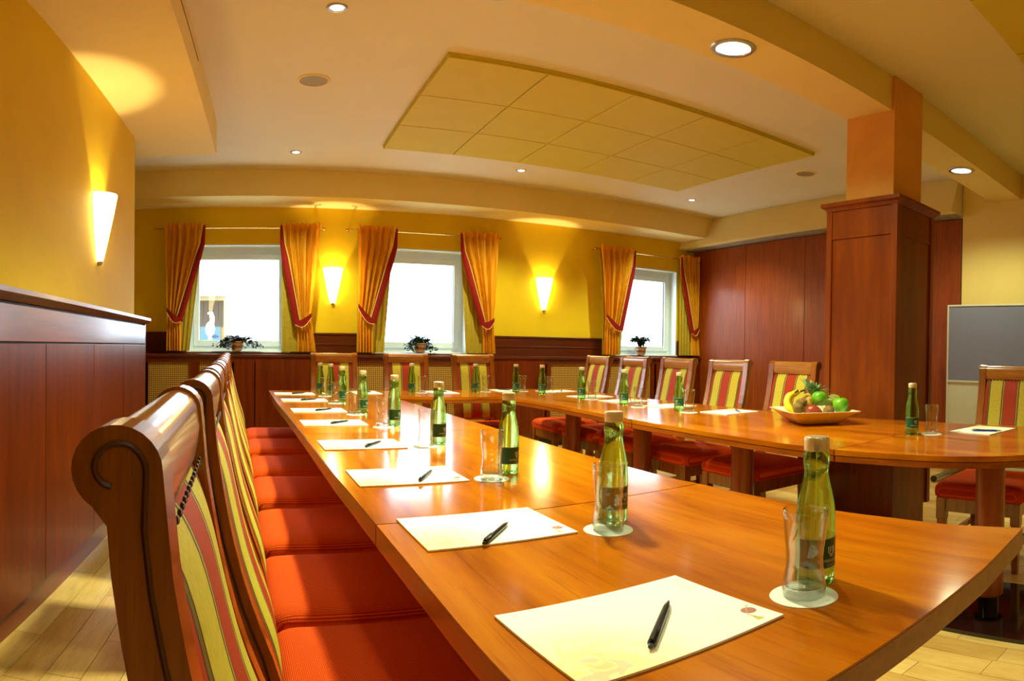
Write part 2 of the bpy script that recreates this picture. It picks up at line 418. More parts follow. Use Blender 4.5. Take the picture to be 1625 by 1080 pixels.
# dado, shelf and radiator casing under the windows
tr = struct('trim_6'); DX0, DX1 = FARL, RX-.002
def seg(x0, x1, z0, z1): return
for (a_, b_) in ((DX0, WIN[0][0]), (WIN[0][1], WIN[1][0]), (WIN[1][1], WIN[2][0]), (WIN[2][1], DX1)):
    O('dado_panel', MB().box(a_, b_, WY-.020, WY-.002, 1.035, 1.225), CHERRY_X, tr)
    O('dado_rail', MB().box(a_, b_, WY-.030, WY-.002, 1.225, 1.245), CHERRY_X, tr, .004)
    O('dado_bead', MB().box(a_, b_, WY-.026, WY-.019, 1.118, 1.134), CHERRY_X, tr, .002)
O('shelf', MB().box(DX0, DX1, 6.07, WY-.002, .992, 1.020), CHERRY_X, tr, .004)
O('shelf_upstand', MB().box(DX0, DX1, 6.235, WY-.002, 1.020, 1.036), CHERRY_X, tr)
O('casing_rail', MB().box(DX0, DX1, 6.085, 6.115, .935, .992).box(DX0, DX1, 6.085, 6.115, .10, .16), CHERRY_X, tr)
O('plinth', MB().box(DX0, DX1, 6.13, 6.15, 0, .10), DARKW, tr)
O('casing_back', MB().box(DX0, DX1, 6.16, 6.18, 0, .99), DARKW, tr)
BAYS = [(-2.4,-1.20,1),(-1.20,-.72,1),(-.68,-.34,1),(-.30,-.09,0),(-.085,.86,0),(.90,1.60,1),(1.64,2.36,1),(2.40,3.05,0),(3.09,3.80,1),(3.84,4.55,1),(4.60,5.33,0)]
for x0, x1, mesh in BAYS:
    if mesh:
        O('casing_stile', MB().box(x0-.02, x0+.03, 6.085, 6.115, .16, .935).box(x1-.03, x1+.02, 6.085, 6.115, .16, .935), CHERRY, tr)
        O('cane_panel', MB().box(x0+.03, x1-.03, 6.10, 6.106, .16, .935), CANE, tr)
    else:
        O('casing_panel', MB().box(x0+.002, x1-.002, 6.083, 6.103, .16, .990), CHERRY, tr, .002)

# left wainscot: plinth, panels, upper band, moulded cap
wl = struct('trim_7'); WX = -.80
O('plinth', MB().box(LX, LX+.015, YB, 4.03, 0, .17), CHERRY_H, wl)
O('carcass', MB().box(LX, WX-.018, YB, 4.03, .17, 1.245), DARKW, wl)
ys = [4.05, 3.40, 2.785, 2.135, 1.49, .84, .19, -.46, -1.1, -1.75, -2.4, -3.0]
for y1, y0 in zip(ys, ys[1:]):
    O('panel', MB().box(WX-.02, WX, y0+.002, y1-.002, .172, 1.105), CHERRY, wl, .0015)
O('upper_band', MB().box(WX-.02, WX, YB, 4.05, 1.112, 1.235), CHERRY_H, wl, .0015)
O('end_panel', MB().box(LX, WX, 4.04, 4.058, .17, 1.245), CHERRY, wl)
O('cap_rail', MB().prism([(LX-.0,1.245),(WX+.004,1.245),(WX+.010,1.252),(WX+.024,1.262),(WX+.030,1.268),(WX+.030,1.285),(LX,1.285)], YB, 4.09, 'y'), CHERRY_H, wl)

# folding partition on the right: panels with dark gaps
pt = struct('wall_partition')
O('backing', MB().box(RX+.022, RX+.04, 2.41, WY, 0, 2.452), DARKW, pt)
sy = [WY-.004, 5.268, 4.326, 3.56, 2.75, 2.415]
for y1, y0 in zip(sy, sy[1:]):
    O('panel', MB().box(RX, RX+.022, y0+.003, y1-.003, .012, 2.444), PART, pt, .0015)

# pillar with wooden cladding
pl = struct('trim_8')
PX0, PY0, PX1, PY1 = 2.94, 1.725, 3.40, 2.222
O('plaster_shaft', MB().box(3.008, 3.345, 1.795, 2.128, 2.0, CEIL-.002), OCHRE, pl)
O('core', MB().box(PX0+.03, PX1-.03, PY0+.03, PY1-.03, 0, 2.0), PILLARW, pl)
def clad(name, o, x0, x1, y0, y1, z0, z1, m=PILLARW, bv=.002): return O(name, MB().box(x0, x1, y0, y1, z0, z1), m, pl, bv)
for (x0, x1, y0, y1) in ((PX0, PX0+.04, PY0, PY0+.04), (PX0, PX0+.04, PY1-.04, PY1), (PX1-.04, PX1, PY0, PY0+.04), (PX1-.04, PX1, PY1-.04, PY1)):
    clad('corner_post', 0, x0, x1, y0, y1, .17, 1.985)
clad('side_panel', 0, PX0+.012, PX0+.032, PY0+.04, PY1-.04, .17, 1.80); clad('frieze_panel', 0, PX0+.008, PX0+.032, PY0+.04, PY1-.04, 1.812, 1.985)
clad('side_panel', 0, PX0+.04, PX1-.04, PY0+.012, PY0+.032, .17, 1.80); clad('frieze_panel', 0, PX0+.04, PX1-.04, PY0+.008, PY0+.032, 1.812, 1.985)
clad('bead', 0, PX0+.004, PX0+.02, PY0+.04, PY1-.04, 1.796, 1.814); clad('bead', 0, PX0+.04, PX1-.04, PY0+.004, PY0+.02, 1.796, 1.814)
clad('side_panel', 0, PX1-.032, PX1-.012, PY0+.04, PY1-.04, .17, 1.985); clad('side_panel', 0, PX0+.04, PX1-.04, PY1-.032, PY1-.012, .17, 1.985)
cx, cy, hx, hy = (PX0+PX1)/2, (PY0+PY1)/2, (PX1-PX0)/2, (PY1-PY0)/2
O('cap', MB().loft([rrect(hx+d, hy+d, .002, z, 2, (cx, cy)) for d, z in ((0,1.972),(.003,1.98),(.012,1.99),(.024,1.997),(.028,2.003),(.028,2.022)) ], smooth=False), PILLARW, pl)

# acoustic ceiling rafts, tile by tile
def raft(label, x0, y0, nx_, ny_, c=.6):
    r = thing('ceiling_raft', label, 'ceiling panel', (x0, y0, 2.803))
    w, d = nx_*c, ny_*c
    O('backing', MB().box(0, w, 0, d, .0125, CEIL-2.803-.001), PANELY, r)
    for i in range(nx_):
        for j in range(ny_):
            O('tile', MB().box(i*c+.0035, i*c+c-.0035, j*c+.0035, j*c+c-.0035, 0, .012), PANELY, r, .003)
raft('yellow tiled acoustic raft of fifteen squares over the table', .961, 3.130, 5, 3)
raft('yellow tiled acoustic raft at the top right, near side of the beam', 1.15, -.75, 5, 3)

# ------------------------------------------------------------------ lamps
SPOTS = [(.318,2.76,'small round downlight at the top left of the ceiling'),(.263,5.23,'small downlight before the left window, leftmost of the row'),
 (2.335,5.23,'small downlight by the far edge of the yellow raft, middle of the row'),(4.39,5.20,'small downlight near the far right corner of the ceiling')]
dl = None
for x, y, lab in SPOTS:
    if dl is None:
        dl = thing('downlight', lab, 'ceiling light', (x, y, CEIL), 0, 'small ceiling downlights')
        O('trim_ring', MB().lathe([(.030,-.001),(.036,-.007),(.046,-.006),(.050,0)], 24, cap0=False, cap1=False), METAL, dl)
        O('lens', MB().lathe([(.001,-.006),(.024,-.006),(.031,-.002)], 20, cap0=True, cap1=False), LAMP, dl)
    else: dup(dl, lab, (x, y, CEIL))
    light('downlight_beam', 'SPOT', (x, y, CEIL-.02), P_SPOT if y > 4 else 18, spot_size=radians(120), spot_blend=.6, shadow_soft_size=.03)
bl = None
for x, y, z, lab in ((.95,2.40,CEIL,'round downlight cut by the top edge of the photo'),(1.895,1.975,2.60,'large lit round downlight under the beam, left of the pillar'),
                   (4.32,1.965,2.60,'large lit round downlight under the beam, right of the pillar')):
    if bl is None:
        bl = thing('round_downlight', lab, 'ceiling light', (x, y, z), 0, 'large round downlights')
        O('rim', MB().lathe([(.076,-.001),(.080,-.010),(.098,-.008),(.104,0)], 36, cap0=False, cap1=False), METAL, bl)
        O('diffuser', MB().lathe([(.001,-.005),(.05,-.005),(.078,-.002)], 32, cap1=False), LAMPB, bl)
    else: dup(bl, lab, (x, y, z))
    light('downlight_beam', 'SPOT', (x, y, z-.03), P_BIG if x < 1 else P_BEAM, spot_size=radians(118 if x < 1 else 150), spot_blend=.6, shadow_soft_size=.08)
# unseen copies of the small downlight, added to light the near room
for x, y, w_ in ((.32,.25,'straight above the camera'),(2.3,.2,'above the near right table end'),(4.4,.2,'by the pale wall near the camera'),
        (.3,-1.8,'behind the camera along the wainscot'),(2.3,-1.8,'behind the camera in the middle'),(4.4,-1.8,'behind the camera by the pale wall')):
    dup(dl, 'added small downlight out of frame '+w_, (x, y, CEIL), 0, 'added downlights out of view')
    light('downlight_beam', 'SPOT', (x, y, CEIL-.02), P_NEAR, spot_size=radians(130), spot_blend=.6, shadow_soft_size=.03)
sp = thing('ceiling_speaker', 'round grille ceiling speaker left of the yellow raft', 'speaker', (.288,3.69,CEIL), 0, 'ceiling speakers')
O('bezel', MB().lathe([(.084,-.001),(.088,-.008),(.100,-.006),(.104,0)], 32, cap0=False, cap1=False), SOFFIT, sp)
O('grille', MB().lathe([(.001,-.004),(.086,-.004)], 32, cap1=False), plain('speaker_grille', srgb(160,146,104), .6, vs=400), sp)
dup(sp, 'round grille ceiling speaker right of the yellow raft, beside the pillar', (4.41,3.59,CEIL))

def sconce(label, loc, rz):
    s = thing('wall_sconce', label, 'wall lamp', loc, rz, 'cone wall sconces')
    n = 16
    rings = []
    for z, r in ((0,.026),(.03,.034),(.12,.055),(.25,.082),(.365,.104)):
        rings.append([(r*cos(pi*k/n), -r*1.0*sin(pi*k/n)-.001, z) for k in range(n+1)])
    m = MB(); v = [p for r in rings for p in r]; k1 = n+1
    m.add(v, [(i*k1+k, i*k1+k+1, (i+1)*k1+k+1, (i+1)*k1+k) for i in range(len(rings)-1) for k in range(n)], True)
    m.add([(0,0,0)]+[p for p in rings[0]], [tuple(range(1, k1+1))])
    O('glass_shade', m, SCONCE, s)
    O('foot', MB().lathe([(.002,-.022),(.012,-.020),(.016,-.006),(.020,0)], 14, (0,-.014,0)), METAL, s)
    O('wall_plate', MB().box(-.02, .02, -.006, 0, .05, .20), METAL, s)
    p = Matrix.Rotation(rz, 4, 'Z') @ Vector((0, -.045, .18))
    light('sconce_bulb', 'POINT', (loc[0]+p.x, loc[1]+p.y, loc[2]+p.z), P_SCONCE, (1, .80, .42), shadow_soft_size=.018)
sconce('lit cone sconce on the window wall between the first two windows', (.71, WY, 1.555), 0)
sconce('lit cone sconce on the window wall left of the corner window', (3.105, WY, 1.555), 0)
sconce('lit cone sconce on the near left wall above the wainscot', (LX, 3.13, 1.550), pi/2)

# ------------------------------------------------------------------ curtains
def curtain(label, xo, xi, xbo, xbi, tieo, tiei, lin, s):
    """xo/xi: outer and inner edge at the top, xbo/xbi at the hem, tieo/tiei (x,z) of the tie-back, lin: inner edge of the lining (top, hem); s=+1 inner is at larger x"""
    zt, zb = 2.335, 1.048
    c = thing('curtain', label, 'curtain', (xo, 6.15, zt), 0, 'tied-back window curtains')
    def edges(z):
        zi = tiei[1]; zo_ = tieo[1]
        if z >= zi:
            t = (z-zi)/(zt-zi); e = t**.75
            i = tiei[0]+(xi-tiei[0])*(.30*t+.70*min(1, t*1.25) if t < .8 else .30*t+.70)
        else:
            t = (zi-z)/(zi-zb); i = tiei[0]+(xbi-tiei[0])*min(1, t*2.2)**.7
        if z >= zo_:
            t = (z-zo_)/(zt-zo_); o = tieo[0]+(xo-tieo[0])*t
        else: o = tieo[0]+(xbo-tieo[0])*((zo_-z)/(zo_-zb))
        return o-xo, i-xo
    def front(u, w):
        z = zt+(zb-zt)*w; o, i = edges(z)
        dep = .034*(1-.5*math.exp(-((z-tiei[1])/.16)**2)); 
        if w < .03: dep *= .6
        y = -.03-dep*(.75*sin(2*pi*5.5*u+.5+.5*sin(2.2*w))+.3*sin(2*pi*9*u+2*w+1.1*sin(3*w)))
        return (o+(i-o)*u, y, z-zt)
    O('cloth', MB().sheet(front, 66, 40), CURT, c)
    O('header', MB().sheet(lambda u, w: (front(u, 0)[0], front(u, 0)[1]-.006-.012*sin(2*pi*9*u), .028+.010*sin(2*pi*7*u)*(1-w)-.065*w), 66, 2), CURT, c)
    lo = lambda w: lin[0]+(lin[1]-lin[0])*w-xo
    def back(u, w):
        z = zt+(zb-zt)*w; x0 = (edges(z)[0] if w < .6 else edges(zt+(zb-zt)*.6)[0]*(1)+0)
        return (x0+(lo(w)-x0)*u, .012-.007*sin(2*pi*6*u), z-zt)
    O('lining', MB().sheet(back, 36, 6), LINING, c)
    wd = .066
    def edge(u, w):
        z = zt+(tiei[1]-.02-zt)*w; o, i = edges(z); bx = s*wd*(.35+.65*min(1, w*3))
        return (i-bx*.55+bx*u, -.058-.016*sin(pi*u), z-zt)
    O('red_edge', MB().sheet(edge, 4, 24), RED_T, c)
    O('edge_piping', MB().tube([(edge(0, k/16)[0]-s*.004, -.060, edge(0, k/16)[2]) for k in range(17)], .005, 6), CORDM, c)
    # crescent tie-back around the gathers
    def tie(u, w):
        t = u; x = tieo[0]+(tiei[0]-tieo[0])*t-xo; sag = -.035*sin(pi*t)
        z = tieo[1]+(tiei[1]-tieo[1])*t+sag-zt
        h = .016+.026*sin(pi*min(1, t*.9+.1))
        return (x+s*.012*t, -.070-.014*sin(pi*t), z+h*(.5-w)*2)
    tb = O('tie_back', MB().sheet(tie, 18, 3), RED_T, c)
    O('tie_piping', MB().tube([tie(k/14, 1) for k in range(15)], .004, 6), CORDM, tb)
k = .967
curtain('gold curtain with red edge tied left of the first window', -1.015, -.605, -.985, -.84, (-.985,1.465), (-.852,1.362), (-.62,-.762), 1)
curtain('gold curtain with red edge tied right of the first window', .565, .165, .525, .335, (.475,1.415), (.325,1.335), (.172,.185), -1)
curtain('gold curtain with red edge tied left of the second window', .948, 1.345, .950, 1.115, (.950,1.520), (1.110,1.355), (1.33,1.235), 1)
curtain('gold curtain with red edge tied right of the second window', 2.475, 2.04, 2.445, 2.31, (2.425,1.410), (2.292,1.360), (2.05,2.13), -1)
curtain('gold curtain with red edge tied left of the corner window', 3.775, 4.255, 3.825, 4.05, (3.845,1.515), (4.065,1.348), (4.22,4.10), 1)
curtain('gold curtain with red edge tied beside the wood partition', 5.305, 4.99, 5.325, 5.20, (5.30,1.420), (5.185,1.358), (5.0,5.02), -1)
for x0, x1, lab in ((-1.11,.60,'thin brass curtain rod over the first window'),(.84,2.52,'thin brass curtain rod over the second window'),(3.72,5.30,'thin brass curtain rod over the corner window')):
    r = thing('curtain_rod', lab, 'curtain rod', ((x0+x1)/2, 6.15, 2.318), 0, 'brass curtain rods'); h = (x1-x0)/2
    O('rod', MB().tube([(-h,0,0),(h,0,0)], .008, 8), BRASS, r)
    for q in (-h, h):
        O('finial', MB().ball((q,0,0), .017), BRASS, r)
        O('bracket', MB().tube([(q*.97,0,0),(q*.97,.12,0)], .006, 6), BRASS, r)

# ------------------------------------------------------------------ potted plants on the sills
LEAFM = plain('dark_green_leaves', srgb(38,70,52), .5, var=.3, vs=25)
LEAFM2 = plain('dark_red_green_leaves', srgb(58,58,56), .5, var=.3, vs=25)
POTM = plain('cream_pot', srgb(236,222,198), .5); POTB = plain('terracotta_band', srgb(150,84,44), .6)
def plant(label, x, droop, spread, tall, lm, seed):
    rnd = random.Random(seed)
    p = thing('potted_plant', label, 'plant', (x, 6.20, 1.05), 0, 'potted plants on the window sills')
    pot = O('pot', MB().lathe([(.045,0),(.052,.01),(.062,.075),(.064,.078),(.070,.082),(.071,.098),(.064,.099),(.060,.088)], 22, cap1=False), POTM, p)
    O('band', MB().lathe([(.0565,.030),(.0612,.058)], 22, cap0=False, cap1=False).lathe([(.0715,.083),(.0718,.097)], 22, cap0=False, cap1=False), POTB, pot)
    O('soil', MB().lathe([(.001,.086),(.060,.086)], 16, cap1=False), DARKW, pot)
    m = MB(); st = MB()
    for i in range(22):
        a = rnd.random()*2*pi; L = spread*(.55+.5*rnd.random()); pts = []
        for j in range(7):
            t = j/6; r = L*t; z = .09+tall*(1.7*t-1.15*t*t)*(.7+.6*rnd.random()*.4)-droop*t*t
            pts.append((r*cos(a), r*sin(a)*.55, z))
        st.tube(pts, .0022, 5)
        for j in range(1, 7):
            for q in range(4):
                c0 = Vector(pts[j])+Vector((rnd.uniform(-.02,.02), rnd.uniform(-.02,.02), rnd.uniform(-.015,.015)))
                d = Vector((rnd.uniform(-1,1), rnd.uniform(-1,1), rnd.uniform(-.6,.7))).normalized()
                n_ = d.cross(Vector((rnd.uniform(-.5,.5), rnd.uniform(-.5,.5), 1))).normalized(); l = rnd.uniform(.030,.050); w = l*.36
                m.add([c0, c0+d*l*.5+n_*w+Vector((0,0,.003)), c0+d*l, c0+d*l*.5-n_*w+Vector((0,0,.003))], [(0,1,2,3)])
    O('stems', st, lm, p); O('foliage', m, lm, p, kind='stuff')
plant('trailing dark leaved plant in a cream pot in the first window', -.275, .10, .24, .13, LEAFM2, 3)
plant('loose trailing plant in a cream pot in the second window', 1.63, .12, .17, .15, LEAFM, 5)
plant('bushy upright green plant in a banded pot in the corner window', 4.44, .0, .15, .20, LEAFM, 11)

# ------------------------------------------------------------------ outside the first window
struct('ground', MB().box(-30, 40, WY+.4, 60, -.5, -.4), plain('snowy_ground', srgb(235,238,240), .9, var=.02))
h = thing('neighbour_house', 'small yellow timber house with a pale roof seen through the first window', 'house', (-1.55, 14, -.4))
O('wall', MB().box(-3, .62, 0, 3, 0, 2.55), plain('ochre_render', srgb(120,92,40), .8), h)
for i in range(9): O('board', MB().box(-.42+.115*i, -.312+.115*i, -.03, 0, 1.95, 2.52), plain('weathered_board', srgb(62,44,24), .8) if i == 0 else bpy.data.materials['weathered_board'], h)
O('fascia', MB().box(-3, .66, -.10, .02, 2.55, 2.66), plain('pale_fascia', srgb(136,120,84), .7), h)
O('roof', MB().prism([(-.35,2.66),(3.2,3.6),(3.2,3.7),(-.35,2.80)], -3.1, .70, 'x'), plain('pale_slate_roof', srgb(116,126,130), .6), h)
dr = O('door', MB().box(.08, .55, -.025, 0, 1.62, 2.10), plain('blue_grey_hatch', srgb(56,86,94), .5), h)
g = thing('garden_statue', 'white garden bird figure with a dark tail before the yellow house', 'statue', (-1.12, 12.6, .9))
O('body', MB().ball((0,0,.55), .10, 1, .7, 1.6).tube([(.02,0,.62),(.05,0,.80),(.02,0,.88),(-.05,0,.88)], [.06,.04,.045,.02]), plain('white_stone', srgb(240,240,238), .7), g)
O('tail', MB().ball((.10,0,.40), .06, 1.5, .6, .6), plain('dark_slate', srgb(40,50,70), .7), g)
O('post', MB().lathe([(.05,-1.3),(.04,.42)], 10), plain('white_stone_post', srgb(240,240,238), .7), g)

# ------------------------------------------------------------------ tables
TABLE_Y = wood('table_cherry_long', srgb(124,52,2), srgb(184,96,6), srgb(212,128,18), 'y', 1.0, .14, .05, stretch=9, spec=.33, figure=.55)
TABLE_X = wood('table_cherry_cross', srgb(124,52,2), srgb(184,96,6), srgb(212,128,18), 'x', 1.0, .14, .05, stretch=9, spec=.33, figure=.55)
ZT = .74
def shrink(poly, d):
    cx = sum(p[0] for p in poly)/len(poly); cy = sum(p[1] for p in poly)/len(poly)
    return [(p[0]-d*(1 if p[0] > cx else -1), p[1]-d*(1 if p[1] > cy else -1)) for p in poly]
def table(label, poly, cols, mat, groove=True, ph=(.10, .29)):
    cx = sum(p[0] for p in poly)/len(poly); cy = sum(p[1] for p in poly)/len(poly)
    t = thing('conference_table', label, 'table', (cx, cy, 0), 0, 'conference tables')
    pl_ = [(x-cx, y-cy) for x, y in poly]
    if groove:
        O('tabletop', MB().prism(pl_, ZT-.021, ZT), mat, t, .0025)
        O('edge_frame', MB().prism(shrink(pl_, .0015), ZT-.046, ZT-.0235), TABLE_E, t, .002)
        O('edge_groove', MB().prism(shrink(pl_, .005), ZT-.0237, ZT-.0208), DARKW, t)
    else:
        O('tabletop', MB().prism(shrink(pl_, .0006), ZT-.004, ZT), mat, t, .0012)
        O('edge_frame', MB().prism(pl_, ZT-.046, ZT-.0041), TABLE_E, t, .002)
    for x, y in cols:
        O('column', MB().lathe([(.058,.075),(.061,.078),(.061,ZT-.046)], 32, (x-cx,y-cy,0)), COLW, t)
        O('column_neck', MB().lathe([(.042,.018),(.042,.076)], 24, (x-cx,y-cy,0)), BLACKG, t)
        O('base_plate', MB().loft([rrect(ph[0],ph[1],.03,z,5,(x-cx,y-cy)) for z in (0,.015,.018)], smooth=False), BLACKG, t)
    return t
def spline(p):
    o = []
    for i in range(1, len(p)-2):
        for k in range(5):
            u = k/5; q = [Vector(a) for a in p[i-1:i+3]]
            c = .5*((2*q[1])+(-q[0]+q[2])*u+(2*q[0]-5*q[1]+4*q[2]-q[3])*u*u+(-q[0]+3*q[1]-3*q[2]+q[3])*u**3); o.append((c.x, c.y))
    return o+[p[-2], p[-1]]
table('near left table section with the flared end closest to the camera',
    [(.224,1.176),(.232,.97),(.236,.83),(.238,.56),(.24,.40),(.262,.352),(.501,.357),(.75,.361),(.93,.366),(1.188,.387),(1.146,.54),(1.134,.655),(1.122,.716),(1.109,.80),(1.096,.97),(1.082,1.15),(1.078,1.226)],
    [(.66,.78)], TABLE_Y, False)
table('middle section of the left table row',
    [(.164,2.483),(.188,1.94),(.2,1.65),(.213,1.42),(.224,1.180),(1.078,1.230),(1.066,1.30),(1.057,1.526),(1.050,1.75),(1.045,1.92),(1.034,2.3),(1.026,2.525)], [(.64,1.83)], TABLE_Y, False)
table('far left table section in the corner of the horseshoe',
    [(.044,4.95),(.088,3.858),(.135,3.067),(.164,2.488),(1.026,2.530),(.994,3.19),(.94,4.06),(.905,4.40),(.90,4.952)], [(.56,3.15),(.56,4.12)], TABLE_Y, False)
table('cross table section along the window side, joining both rows',
    [(.905,4.952),(.909,4.40),(1.283,4.262),(1.755,4.20),(1.755,4.955)], [(1.33,4.45)], TABLE_X, True, (.29,.09))
table('far right table section, corner by the partition',
    [(1.760,4.955),(1.760,4.20),(1.80,3.90),(1.825,3.553),(2.72,3.66),(2.70,4.955)], [(2.33,4.15)], TABLE_Y)
table('short right table section, second from the window end',
    [(1.825,3.550),(1.825,3.1),(1.810,2.604),(2.77,2.72),(2.72,3.656)], [(2.33,3.22)], TABLE_Y)
table('right table section carrying the fruit bowl',
    [(1.810,2.600),(1.819,2.2),(1.818,1.6),(1.835,1.335),(2.945,1.405),(2.90,1.7),(2.84,2.0),(2.80,2.4),(2.77,2.716)], [(2.33,2.30)], TABLE_Y)
table('near right table section with the curved end',
    [(1.835,1.331)]+spline([(1.80,1.45),(1.850,1.28),(1.893,1.12),(1.942,.96),(2.01,.82),(2.10,.70),(2.25,.575),(2.5,.475),(2.78,.43),(2.95,.46),(3.03,.60),(3.02,.8),(3.0,1.0)])+[(2.945,1.401)], [(2.335,.905)], TABLE_Y, True, (.29,.27))

# ------------------------------------------------------------------ chairs
FR = [(0,-.215),(.25,-.198),(.45,-.19),(.57,-.209),(.69,-.251),(.80,-.28),(.90,-.298),(.985,-.311)]
BK = [(.985,-.349),(.90,-.338),(.80,-.322),(.69,-.298),(.57,-.262),(.45,-.244),(.25,-.248),(0,-.27)]
def ipol(tab, z):
    tab = sorted(tab)
    for (z0, x0), (z1, x1) in zip(tab, tab[1:]):
        if z <= z1: t = (z-z0)/(z1-z0); return x0+(x1-x0)*t
    return tab[-1][1]
def smooth(tab, z):  # average for a soft S
    return sum(ipol(tab, min(.985, max(0, z+d))) for d in (-.05,-.03,0,.03,.05))/5
SCX, SCZ, SCR = -.341, 1.022, .029
def stile_poly():
    zs = [0,.12,.25,.35,.45,.50,.55,.60,.65,.70,.75,.80,.85,.90,.95,.985]
    p = [(smooth(FR, z), z) for z in zs]
    p += [(SCX+SCR*cos(radians(a)), SCZ+SCR*sin(radians(a))) for a in range(0, 251, 14)]
    p += [(smooth(BK, z), z) for z in zs[::-1]]
    return p
def chair_proto():
    t = thing('conference_chair', '', 'chair')
    for s in (-1, 1):
        y0, y1 = (.158, .200) if s > 0 else (-.200, -.158)
        st_ = O('back_post', MB().prism(stile_poly(), y0, y1, 'y'), CHAIRW, t, .0045)
        ys_ = s*.2005
        sp_ = []
        for a in range(0, 262, 12):
            r = .0185-.008*max(0, (a-60))/200
            sp_.append((SCX+r*cos(radians(a)), ys_, SCZ+r*sin(radians(a))))
        ln = [(smooth(FR, z)-.015, ys_, z) for z in (.50,.60,.70,.80,.88,.94,.985)]
        O('scroll_groove', MB().tube(ln+sp_, .0022, 6), GROOVEW, st_)
    pr = [(-.318,.968),(-.313,1.005)]+[(SCX+.025*cos(radians(a)), SCZ+.025*sin(radians(a))) for a in range(0, 271, 18)]+[(-.343,.968)]
    O('crest_rail', MB().prism(pr, -.160, .160, 'y', smooth=True), CHAIRW_Y, t)
    O('lower_rail', MB().prism([(smooth(FR,.53)-.006,.53),(smooth(FR,.47)-.006,.47),(smooth(BK,.47)+.006,.47),(smooth(BK,.53)+.006,.53)], -.16, .16, 'y'), CHAIRW_Y, t)
    def face(u, w):
        z = .485+.489*w; y = -.158+.316*u
        b = (1-(2*u-1)**4)*(1-abs(2*w-1)**5)
        return (smooth(FR, z)-.004+.011*b-.018*w**14, y, z)
    def rear(u, w):
        z = .485+.489*w; return (smooth(BK, z)+.008, .158-.316*u, z)
    m = MB().sheet(face, 16, 26); n0 = len(m.v); m.sheet(rear, 2, 26)
    O('back_cushion', m, STRIPE, t)
    nm = MB()
    for i in range(15): nm.ball((smooth(FR,.966)-.006, -.15+.0214*i, .964), .0042, .6, 1, 1, seg=6, rin=4)
    O('nail_trim', nm, NAILM, t, kind='stuff')
    c0 = (.03, 0)
    O('seat', MB().loft([rrect(.222,.222,.03,.372,5,c0), rrect(.232,.232,.035,.380,5,c0), rrect(.236,.236,.04,.405,5,c0), rrect(.234,.234,.045,.43,5,c0), rrect(.222,.222,.05,.448,5,c0),
        rrect(.20,.20,.06,.458,5,c0), rrect(.13,.13,.07,.464,5,c0), rrect(.05,.05,.04,.466,5,c0)]), SEATF, t)
    O('seat_frame', MB().box(-.20,.245,-.215,-.190,.30,.373).box(-.20,.245,.190,.215,.30,.373).box(.22,.245,-.19,.19,.30,.373).box(-.215,-.19,-.19,.19,.30,.373), CHAIRW, t, .003)
    for s in (-1, 1):
        y = s*.195
        O('leg', MB().loft([[(.228+sx*h, y+sy*h, z) for sx, sy in ((1,1),(-1,1),(-1,-1),(1,-1))] for z, h in ((0,.015),(.255,.021),(.262,.0245),(.373,.0245))], smooth=False), CHAIRW, t, .002)
        O('stretcher', MB().box(-.22,.228,y-.010,y+.010,.125,.155), CHAIRW, t, .002)
    O('stretcher', MB().box(-.005,.020,-.195,.195,.128,.152), CHAIRW, t, .002)
    return t
CH = chair_proto(); first_chair = [True]
def chair(x, y, rz, label, group):
    if first_chair[0]:
        first_chair[0] = False; CH.location = (x, y, 0); CH.rotation_euler = (0, 0, rz); CH['label'] = label; CH['group'] = group; return CH
    return dup(CH, label, (x, y, 0), rz, group)
ORD = ['first','second','third','fourth','fifth','sixth','seventh','eighth']
edge_pts = [(.44,.24),(.83,.236),(1.18,.222),(1.65,.2),(2.47,.163),(3.07,.135),(3.86,.088),(4.96,.04)]
def edge_x(y): return ipol(edge_pts, y)
LY = [.575,1.09,1.60,2.15,2.76,3.33,4.00,4.58]
for i, y in enumerate(LY):
    lab = 'scrolled oak chair with red seat, %s' % ('nearest to the camera at the left table' if i == 0 else 'last of the left row by the window' if i == 7 else '%s from the camera in the left row' % ORD[i])
    chair(edge_x(y)+.005, y, radians(2.2), lab, 'chairs along the left table')
for x, lab in ((.603,'left one of three chairs on the window side'),(1.238,'middle one of three chairs on the window side'),(1.862,'right one of three chairs on the window side')):
    chair(x, 4.86, -pi/2, 'striped oak chair facing the camera, '+lab, 'chairs along the window table')
for i, (y, lab) in enumerate(((4.90,'farthest in the right row, nearest the window wall'),(4.31,'second from the window in the right row'),(3.715,'third from the window in the right row'),
                 (3.13,'fourth from the window in the right row'),(2.53,'just left of the pillar behind the fruit bowl'))):
    chair(2.69, y, pi, 'striped oak chair, '+lab, 'chairs along the right table')
chair(3.02, 1.155, pi+.05, 'striped oak chair standing before the pinboard at the right edge', 'chairs along the right table')

# ------------------------------------------------------------------ table settings
def text_mesh(s, size):
    cu = bpy.data.curves.new('t', 'FONT'); cu.body = s; cu.size = size; cu.align_x = 'CENTER'; cu.resolution_u = 2
    o = bpy.data.objects.new('t', cu); COL.objects.link(o); bpy.context.view_layer.update()
    me = o.evaluated_get(bpy.context.evaluated_depsgraph_get()).to_mesh()
    vs = [tuple(v.co) for v in me.vertices]; fs = [tuple(p.vertices) for p in me.polygons]
    bpy.data.objects.remove(o); bpy.data.curves.remove(cu); return vs, fs
def on_cyl(vs, r, z0): return [(r*cos(x/r), r*sin(x/r), z0+y) for x, y, *_ in vs]

